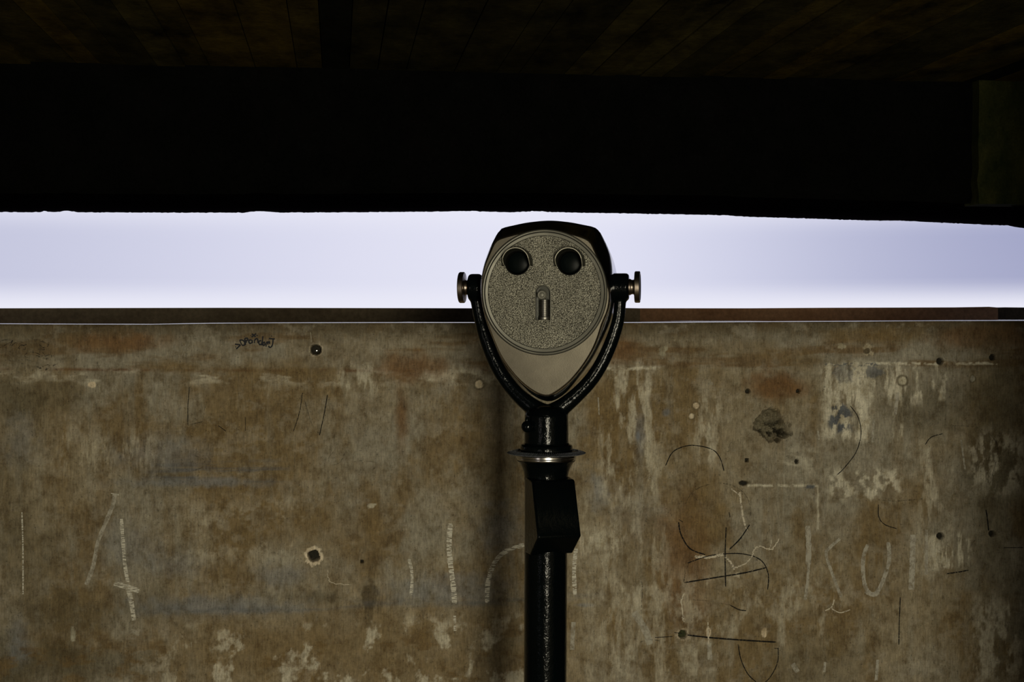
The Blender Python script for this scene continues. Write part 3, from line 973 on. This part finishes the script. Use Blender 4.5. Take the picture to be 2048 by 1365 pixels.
# largest section of the shell, mirrored about its own axis
YO = -0.015
right_px = [(1098, 441.5), (1137, 444.5), (1167, 450), (1184, 453.5), (1192, 457), (1198, 466), (1216.5, 505), (1226.4, 541), (1230, 575), (1227, 606), (1220, 643.6), (1199.5, 693), (1177, 733), (1143, 775), (1120, 795), (1098, 804)]
rs = [hl(x, y, YO) for x, y in right_px]
left = [(-x, z) for x, z in rs[1:-1]][::-1]
outer = [tuple(p) for p in catmull(rs + left, 6, True)]


def by_angle(poly, n, c):
    P = np.array(poly)
    a = np.unwrap(np.arctan2(P[:, 1] - c[1], P[:, 0] - c[0]))
    if a[-1] < a[0]:
        P = P[::-1]
        a = a[::-1]
    r = np.hypot(P[:, 0] - c[0], P[:, 1] - c[1])
    aa = np.r_[a - 2 * np.pi, a, a + 2 * np.pi]
    rr = np.r_[r, r, r]
    t = np.arange(n) / n * 2 * np.pi
    o = np.argsort(aa)
    rad = np.interp(t, aa[o], rr[o])
    return np.stack([c[0] + rad * np.cos(t), c[1] + rad * np.sin(t)], 1)


NS = 144
cF = hl(1090, 620, YF)
cO = (0.0, cF[1])
SF = by_angle([tuple(p) for p in front], NS, cF)
SO = by_angle(outer, NS, cO)
cen = lambda S, c, k: (S - np.array(c)) * k + np.array(c)
sections = [(YF + .0000, cen(SF, cF, .972)), (YF + .0004, cen(SF, cF, .980)), (YF + .0022, cen(SF, cF, .992)), (YF + .0055, SF), (YF + .010, cen(SF, cF, 1.008)),
            (YF + .030, SF * .55 + SO * .45), (YF + .058, SF * .18 + SO * .82), (YO, SO), (.05, SO), (.115, cen(SO, cO, .985)), (.15, cen(SO, cO, .95)), (.175, cen(SO, cO, .87)), (.19, cen(SO, cO, .72)), (.195, cen(SO, cO, .5)), (.196, cen(SO, cO, .2))]
bm = bmesh.new()
rings = []
for y, S in sections:
    rings.append([bm.verts.new(MH @ Vector((p[0], y, p[1]))) for p in S])
for q_, (a_, b_) in enumerate(zip(rings[:-1], rings[1:])):
    for i in range(NS):
        j = (i + 1) % NS
        bm.faces.new((a_[i], a_[j], b_[j], b_[i])).material_index = 2 if q_ < 3 else 0
bm.faces.new(rings[-1])
# flat shield face with the round dial opening left out
cD = hl(1088.5, 585, YF)
KR = (hl(1188.5, 585, YF)[0] - cD[0]) / 100.0       # metres per pixel in the face plane
hole_r = 114.5 * KR
NHs = 144
h_ring = [bm.verts.new(MH @ Vector((cD[0] + hole_r * math.cos(2 * math.pi * i / NHs), YF, cD[1] + hole_r * math.sin(2 * math.pi * i / NHs)))) for i in range(NHs)]
inner = rings[0]
for i in range(NHs):
    j = (i + 1) % NHs
    f = bm.faces.new((h_ring[i], h_ring[j], inner[j], inner[i]))
    f.material_index = 1
# wall of the dial opening
h2 = [bm.verts.new(v.co + (RH @ Vector((0, .012, 0)))) for v in h_ring]
for i in range(NHs):
    j = (i + 1) % NHs
    bm.faces.new((h_ring[i], h2[i], h2[j], h_ring[j]))
head = obj('head', bm, [M_CHROME, M_SATIN, M_EDGE], root)
for p_ in head.data.polygons:            # the shield face is a true flat
    if p_.material_index == 1:
        p_.use_smooth = False
se_ = head.data.attributes.get('sharp_edge') or head.data.attributes.new('sharp_edge', 'BOOLEAN', 'EDGE')
flat_e = set()
for p_ in head.data.polygons:
    if p_.material_index == 1:
        flat_e.update(p_.edge_keys)
for e_ in head.data.edges:
    if e_.key in flat_e:
        e_.use_edge_sharp = True
head['label'] = 'polished nickel shield-shaped shell'


def face_M(px, py, yl):
    """matrix: local +Z points out of the face towards the user"""
    x, z = hl(px, py, yl)
    return MH @ Matrix.Translation(Vector((x, yl, z))) @ Matrix.Rotation(math.pi / 2, 4, 'X')


# ring around the dial
bm = bmesh.new()
k = KR
lathe(bm, [(113.0 * k, -.006), (113.0 * k, .0008), (113.6 * k, .0016), (118.6 * k, .0026), (119.6 * k, .0020), (120.1 * k, .0004), (120.9 * k, .0004), (121.4 * k, .0018), (123.2 * k, .0022), (124.6 * k, .0014), (125.3 * k, .0002), (126.0 * k, .0002), (126.4 * k, -.003)], face_M(1088.5, 585, YF), 160)
for ra_, rb_, h_ in ((119.8, 121.1, .00215), (125.0, 126.3, .0012), (112.7, 113.5, .0012)):
    lathe(bm, [(ra_ * k, h_ - .003), (ra_ * k, h_), (rb_ * k, h_), (rb_ * k, h_ - .003)], face_M(1088.5, 585, YF), 160, mat=1)
obj('dial_ring', bm, [M_RING, M_TUBE], head)

# textured dial, cut out for the eyepieces and the slot
def circ(cx, cz, r, n, a0=0):
    return [(cx + r * math.cos(a0 + 2 * math.pi * i / n), cz + r * math.sin(a0 + 2 * math.pi * i / n)) for i in range(n)]


YD = YF + .0012
eyeL = hl(1034.8, 525.7, YD)
eyeR = hl(1139.2, 526, YD)
ER = 24.6 * k
sx0, sx1 = hl(1072, 600, YD)[0], hl(1100.5, 600, YD)[0]
sz_top, sz_bot = hl(1086, 572, YD)[1], hl(1086, 640.5, YD)[1]
sr = (sx1 - sx0) / 2
scx = (sx0 + sx1) / 2
slot = [(sx0, sz_bot)] + [(sx1, sz_bot)] + [(scx + sr * math.cos(a_), sz_top - sr + sr * math.sin(a_)) for a_ in np.linspace(0, math.pi, 20)]
bm = bmesh.new()
edges = []
for loop in (circ(cD[0], cD[1], 113.4 * k, 160), circ(*eyeL, ER, 48), circ(*eyeR, ER, 48), slot):
    vs_ = [bm.verts.new((p[0], p[1], 0)) for p in loop]
    for i in range(len(vs_)):
        edges.append(bm.edges.new((vs_[i], vs_[(i + 1) % len(vs_)])))
bmesh.ops.triangle_fill(bm, edges=edges, use_beauty=True, use_dissolve=False, normal=(0, 0, 1))
# slight dome + thickness
ext = bmesh.ops.extrude_face_region(bm, geom=list(bm.faces))
newv = [e_ for e_ in ext['geom'] if isinstance(e_, bmesh.types.BMVert)]
for v in newv:
    v.co.z -= .003
for v in bm.verts:
    x, z, d = v.co.x, v.co.y, v.co.z
    v.co = MH @ Vector((x, YD - d, z))
# dark pits below the slot
pit_m = face_M(1088.5, 585, YD)
for _ in range(34):
    t_ = rng.random()
    px_ = 1088 + rng.normal(0, 9 - 5 * t_)
    py_ = 643.5 + 22 * t_ ** 1.3
    x, z = hl(px_, py_, YD)
    r_ = rng.uniform(.5, 1.1) * k
    vs_ = [bm.verts.new(MH @ Vector((x + r_ * math.cos(a_), YD - .0003, z + r_ * math.sin(a_)))) for a_ in np.linspace(0, 2 * math.pi, 9)[:-1]]
    f = bm.faces.new(vs_)
    f.material_index = 1
obj('dial', bm, [M_PEBBLE, M_TUBE], head, smooth=False)['label'] = 'pebbled grey round dial'

# eyepieces: black tube, lens and projecting brow-shaped hood
for ex, ez in (eyeL, eyeR):
    ME = MH @ Matrix.Translation(Vector((ex, YD, ez))) @ Matrix.Rotation(math.pi / 2, 4, 'X')
    bm = bmesh.new()
    lathe(bm, [(ER * 1.03, -.001), (ER * 1.03, .0010), (ER * .97, .0012), (ER * .95, -.0010), (ER * .93, -.030), (ER * .90, -.034), (0, -.034)], ME, 56)
    ep = obj('eyepiece', bm, M_TUBE, head)
# hoods
for ex, ez in (eyeL, eyeR):
    bm = bmesh.new()
    n = 40
    a0, a1 = math.radians(-14), math.radians(194)
    secs = []
    for i in range(n + 1):
        t_ = i / n
        ang = a0 + (a1 - a0) * t_
        fall = min(1.0, math.sin(math.pi * t_) * 2.6) ** .6      # hood tapers down to the dial at its ends
        Lh = .0025 + .0265 * fall
        r0, r1 = ER * 1.27, ER * 1.10
        th_ = .0020
        cc, ss = math.cos(ang), math.sin(ang)
        ring = []
        for r_, y_ in ((r0, YD - .0002), (r0 - .0005, YD - Lh * .35), (r1 + .0006, YD - Lh * .85), (r1, YD - Lh), (r1 - th_ * .7, YD - Lh), (r1 - th_, YD - Lh * .85), (ER * 1.0, YD + .001)):
            ring.append(bm.verts.new(MH @ Vector((ex + r_ * cc, y_, ez + .0022 * fall * min(1, (YD - y_) / .02) + r_ * ss))))
        secs.append(ring)
    for p, q in zip(secs[:-1], secs[1:]):
        for i in range(len(p) - 1):
            bm.faces.new((p[i], p[i + 1], q[i + 1], q[i])).material_index = 1 if i in (3,) else 0
    bm.faces.new(secs[0])
    bm.faces.new(secs[-1][::-1])
    obj('eye_hood', bm, [mat_metal('dark_cast_hood', (0.035, 0.035, 0.026), .5, 60, .1, metal=.6) if ex == eyeL[0] else bpy.data.materials['dark_cast_hood'], M_RIM], head)
for ex, ez in (eyeL, eyeR):
    ME = MH @ Matrix.Translation(Vector((ex, YD + .024, ez))) @ Matrix.Rotation(math.pi / 2, 4, 'X')
    bm = bmesh.new()
    lathe(bm, [(ER * .90, -.002), (ER * .88, .0), (ER * .6, .002), (ER * .3, .003), (0, .0034)], ME, 48)
    obj('lens', bm, M_LENS, head)

# slot recess with screw and ribbed lever
bm = bmesh.new()
fr = [bm.verts.new(MH @ Vector((x, YD - .0012, z))) for x, z in slot]
bk = [bm.verts.new(MH @ Vector((x, YD + .014, z))) for x, z in slot]
lipo = [bm.verts.new(MH @ Vector((scx + (x - scx) * 1.14, YD - .0002, (sz_top + sz_bot) / 2 + (z - (sz_top + sz_bot) / 2) * 1.05))) for x, z in slot]
for i in range(len(slot)):
    j = (i + 1) % len(slot)
    bm.faces.new((fr[i], fr[j], bk[j], bk[i]))
    if i != 0:
        bm.faces.new((lipo[i], lipo[j], fr[j], fr[i])).material_index = 1
bm.faces.new(bk)
obj('slot_recess', bm, [M_OLIVE, M_RING], head)
bm = bmesh.new()
prof_ = []
zt = hl(1088, 600, YD)[1]
zb = hl(1088, 633.5, YD)[1]
nrib = 13
for i in range(nrib):
    za = zt + (zb - zt) * i / nrib
    zc = zt + (zb - zt) * (i + .5) / nrib
    prof_ += [(.0094, za), (.0094, za + (zc - za) * .5), (.0105, zc), (.0105, zc + (zc - za) * .5)]
prof_ = [(0, zt)] + prof_ + [(.0098, zb), (.0116, zb - .0006), (.0120, zb - .003), (.0116, zb - .0056), (.009, zb - .0066), (0, zb - .0066)]
lathe(bm, prof_, MH @ Matrix.Translation(Vector((hl(1088.5, 620, YD)[0], YD + .0045, 0))), 40)
obj('ribbed_lever', bm, M_LEVER, head)
bm = bmesh.new()
SMx = face_M(1083.5, 590, YD)
lathe(bm, [(.0098, -.012), (.0098, -.0035), (.0088, -.0025), (.0082, -.0022), (.0082, .0012), (.0074, .0022), (.0062, .0022), (.0058, .0006), (.0050, .0004), (.0048, .0018), (.0038, .0026), (0, .0028)], SMx, 40)
obj('lock_screw', bm, M_RING, head)

# ---- yoke
def yp(px, py, yl=0.0):
    x, z = hl(px, py, yl)
    return MH @ Vector((x, yl, z))


armL = [(951, 575, 14), (955, 608, 13.2), (962, 642, 13.4), (972.5, 680, 14), (989, 722, 14.4), (1010, 759, 14.8), (1036, 790, 15.5), (1066, 815, 18), (1094, 832, 22)]
armR = [(1241, 575, 13), (1240, 608, 12), (1236, 642, 12.6), (1224, 681, 13.6), (1206, 722, 14.2), (1183, 759, 14.8), (1154, 790, 15.5), (1124, 815, 18), (1096, 832, 22)]
bm = bmesh.new()
for arm in (armL, armR):
    c = catmull([(x, y, r) for x, y, r in arm], 6)
    tube(bm, [yp(p[0], p[1]) for p in c], [p[2] * 1.018e-3 for p in c], 22)
AX = Matrix.Rotation(math.pi / 2, 4, 'Y')
KP = hl(1198, 575, 0)[0] / 100.0
xl0, xl1 = hl(937, 575, 0)[0], hl(964, 575, 0)[0]
xr0, xr1 = hl(1219, 575, 0)[0], hl(1258.5, 575, 0)[0]
RT = 27.5 * KP


def axlathe(bm, prof, n=48):
    lathe(bm, prof, MH @ AX, n)     # heights run along the trunnion axis (+x of the head)


for xa, xb in ((xl0, xl1), (xr0, xr1)):
    axlathe(bm, [(0, xa), (RT - .004, xa), (RT, xa + .004), (RT, xb - .004), (RT - .004, xb), (0, xb)])
# neck under the arms
Zp = lambda py: at_depth(1093, py, 2.90).z
cx_neck = at_depth(1092.8, 860, 2.90).x - PIV.x
TN = Matrix.Translation(Vector((cx_neck, 0, 0)))
lathe(bm, [(0, Zp(812)), (.022, Zp(812)), (.036, Zp(818)), (.0445, Zp(830)), (.0450, Zp(850)), (.0452, Zp(884)), (.0452, Zp(892)), (0, Zp(892))], TN, 56)
yoke = obj('yoke', bm, M_BLACK, root)
rm = yoke.modifiers.new('remesh', 'REMESH')
rm.mode = 'VOXEL'
rm.voxel_size = .0019
rm.use_smooth_shade = True
sm_ = yoke.modifiers.new('smooth', 'SMOOTH')
sm_.factor = .6
sm_.iterations = 14
yoke['label'] = 'glossy black Y-shaped yoke'
# trunnion bosses between shell and arm
bm = bmesh.new()
axlathe(bm, [(0, xr0 - .03), (.013, xr0 - .03), (.013, xr0 + .005), (0, xr0 + .005)], 32)
obj('pivot_pin', bm, M_KNOB, yoke)
bm = bmesh.new()
axlathe(bm, [(0, xl1 - .005), (.013, xl1 - .005), (.013, xl1 + .03), (0, xl1 + .03)], 32)
obj('pivot_pin', bm, M_KNOB, yoke)
# clamp knobs
kL0, kL1 = hl(917.5, 575, 0)[0] + .0015, hl(938, 575, 0)[0]
kR0, kR1 = hl(1257, 575, 0)[0], hl(1280.5, 575, 0)[0]
RK = 31.3 * KP
for s, x0, x1 in ((-1, kL0, kL1 + .003), (1, kR1, kR0 - .003)):
    bm = bmesh.new()
    d = -s
    axlathe(bm, [(0, x0 + d * .0030), (RK * .70, x0 + d * .0030), (RK * .78, x0 + d * .0024), (RK * .84, x0), (RK * .96, x0), (RK, x0 + d * .0015), (RK, x0 + d * .0095), (RK * .96, x0 + d * .011), (RK * .62, x0 + d * .0118),
                 (.0155, x0 + d * .0128), (.0145, x0 + d * .0150), (.0150, x0 + d * .0180), (.0165, x0 + d * .0200), (.0165, x1), (0, x1)], 56)
    obj('clamp_knob', bm, M_KNOB, yoke)
# stop bolt at the left of the neck
bm = bmesh.new()
bp = at_depth(1054, 854, 2.862) - root.location
MB_ = Matrix.Translation(bp) @ Matrix.Rotation(math.radians(-20), 4, 'Z') @ Matrix.Rotation(math.pi / 2, 4, 'X')
lathe(bm, [(0, -.03), (.0095, -.03), (.0115, -.006), (.0120, 0), (.0105, .005), (.006, .0085), (0, .0095)], MB_, 28)
obj('stop_bolt', bm, M_BLACK, yoke)
bm = bmesh.new()
bp2 = at_depth(1054, 838, 2.868) - root.location
lathe(bm, [(0, -.006), (.0038, -.006), (.0042, .0), (.003, .003), (0, .004)], Matrix.Translation(bp2), 16)
obj('grease_nipple', bm, M_BLACK, yoke)

# ---- post: turned parts stand on the same axis
cx_post = at_depth(1092.5, 930, 2.90).x - PIV.x
PXc = at_depth(1090.3, 1365, 2.90).x - PIV.x


def pcol(py):
    return cx_post + (PXc - cx_post) * (py - 930) / (1365 - 930)


bm = bmesh.new()
prof_ = [(0, 0), (.13, 0), (.13, .012), (.125, .018), (.06, .024), (.048, .05), (.0442, .09)]
lathe_pts = prof_ + [(.0437, Zp(1365)), (.0437, Zp(1110)), (.0440, Zp(1000)), (.0442, Zp(962)), (.0452, Zp(957)), (.0448, Zp(952)), (.0465, Zp(943)), (.0500, Zp(934)), (.0550, Zp(926)), (.0598, Zp(921.5)), (0, Zp(921.5))]
lathe(bm, lathe_pts, TN, 96)
for v in bm.verts:
    py_ = 636 + (CAM.z - v.co.z) * F / 2.9
    v.co.x += pcol(py_) - cx_neck
post = obj('post', bm, M_BLACK, root)
post['label'] = 'thick glossy black pole with a flared top'
bm = bmesh.new()
lathe(bm, [(0, Zp(922)), (.0575, Zp(922)), (.0592, Zp(920.5)), (.0600, Zp(917.5)), (.0596, Zp(916)), (.0612, Zp(914.5)), (.0612, Zp(911)), (0, Zp(909))], TN, 96)
obj('bearing_ring', bm, M_STEEL, post)['label'] = 'bright polished bearing ring'
# knurled turntable flange
bm = bmesh.new()
n = 132
za, zb_ = Zp(904.2), Zp(908.6)
prof_f = [(.0, zb_), (.058, zb_ - .0005), (.074, zb_), (.0800, (za + zb_) / 2 - .0006), (.0806, (za + zb_) / 2 + .0004), (.0765, za - .0004), (.0655, za + .0006), (.0635, za + .0002), (.054, za + .0008), (.0, za + .001)]
rings_ = []
for q, (r_, h_) in enumerate(prof_f):
    if r_ == 0:
        rings_.append([bm.verts.new((cx_neck, 0, h_))])
        continue
    row = []
    for i in range(n * 3):
        a_ = 2 * math.pi * i / (n * 3)
        hh = h_
        if q == 6:
            hh += .0026 if i % 4 in (1, 2) else -.0008
        if q in (4, 5):
            hh += rng.normal(0, .0003)
        row.append(bm.verts.new((cx_neck + r_ * math.cos(a_), r_ * math.sin(a_), hh)))
    rings_.append(row)
for p, q in zip(rings_[:-1], rings_[1:]):
    m_ = n * 3
    for i in range(m_):
        j = (i + 1) % m_
        if len(p) == 1:
            bm.faces.new((p[0], q[i], q[j]))
        elif len(q) == 1:
            bm.faces.new((p[i], p[j], q[0]))
        else:
            bm.faces.new((p[i], p[j], q[j], q[i]))
M_FLANGE = mat_metal('chipped_black_flange', (0.13, 0.14, 0.16), .25, 300, .15, 1.0, 420, metal=.4)
obj('turntable_flange', bm, M_FLANGE, post, smooth=False)['label'] = 'knurled dark round flange'
bm = bmesh.new()
lathe(bm, [(0, Zp(905)), (.0525, Zp(905)), (.0535, Zp(902)), (.0535, Zp(893)), (.0520, Zp(890.5)), (.0475, Zp(889)), (.0455, Zp(886)), (0, Zp(886))], TN, 80)
obj('collar', bm, M_BLACK, post)

# coin box
PH = math.radians(17)
bx_c = pcol(1020)
MBX = Matrix.Translation(Vector((bx_c, 0, 0))) @ Matrix.Rotation(PH, 4, 'Z')
w2 = .0455
zt1, zt2 = Zp(952), at_depth(1100, 964, 2.855).z
zb1, zb2 = at_depth(1100, 1076, 2.815).z, Zp(1104)
bm = bmesh.new()
pr = [(0.0, zt1), (.047, zt1 - .004), (.0495, zt2), (.087, zb1), (.036, zb2), (0.0, zb2)]
A_ = [bm.verts.new(MBX @ Vector((-w2, -d, z))) for d, z in pr]
B_ = [bm.verts.new(MBX @ Vector((w2, -d, z))) for d, z in pr]
for i in range(len(pr)):
    j = (i + 1) % len(pr)
    bm.faces.new((A_[i], A_[j], B_[j], B_[i]))
bm.faces.new(A_[::-1])
bm.faces.new(B_)
cb = obj('coin_box', bm, M_BLACK, post)
cb['label'] = 'black wedge-shaped coin box'
bevel(cb, .0055, 5)
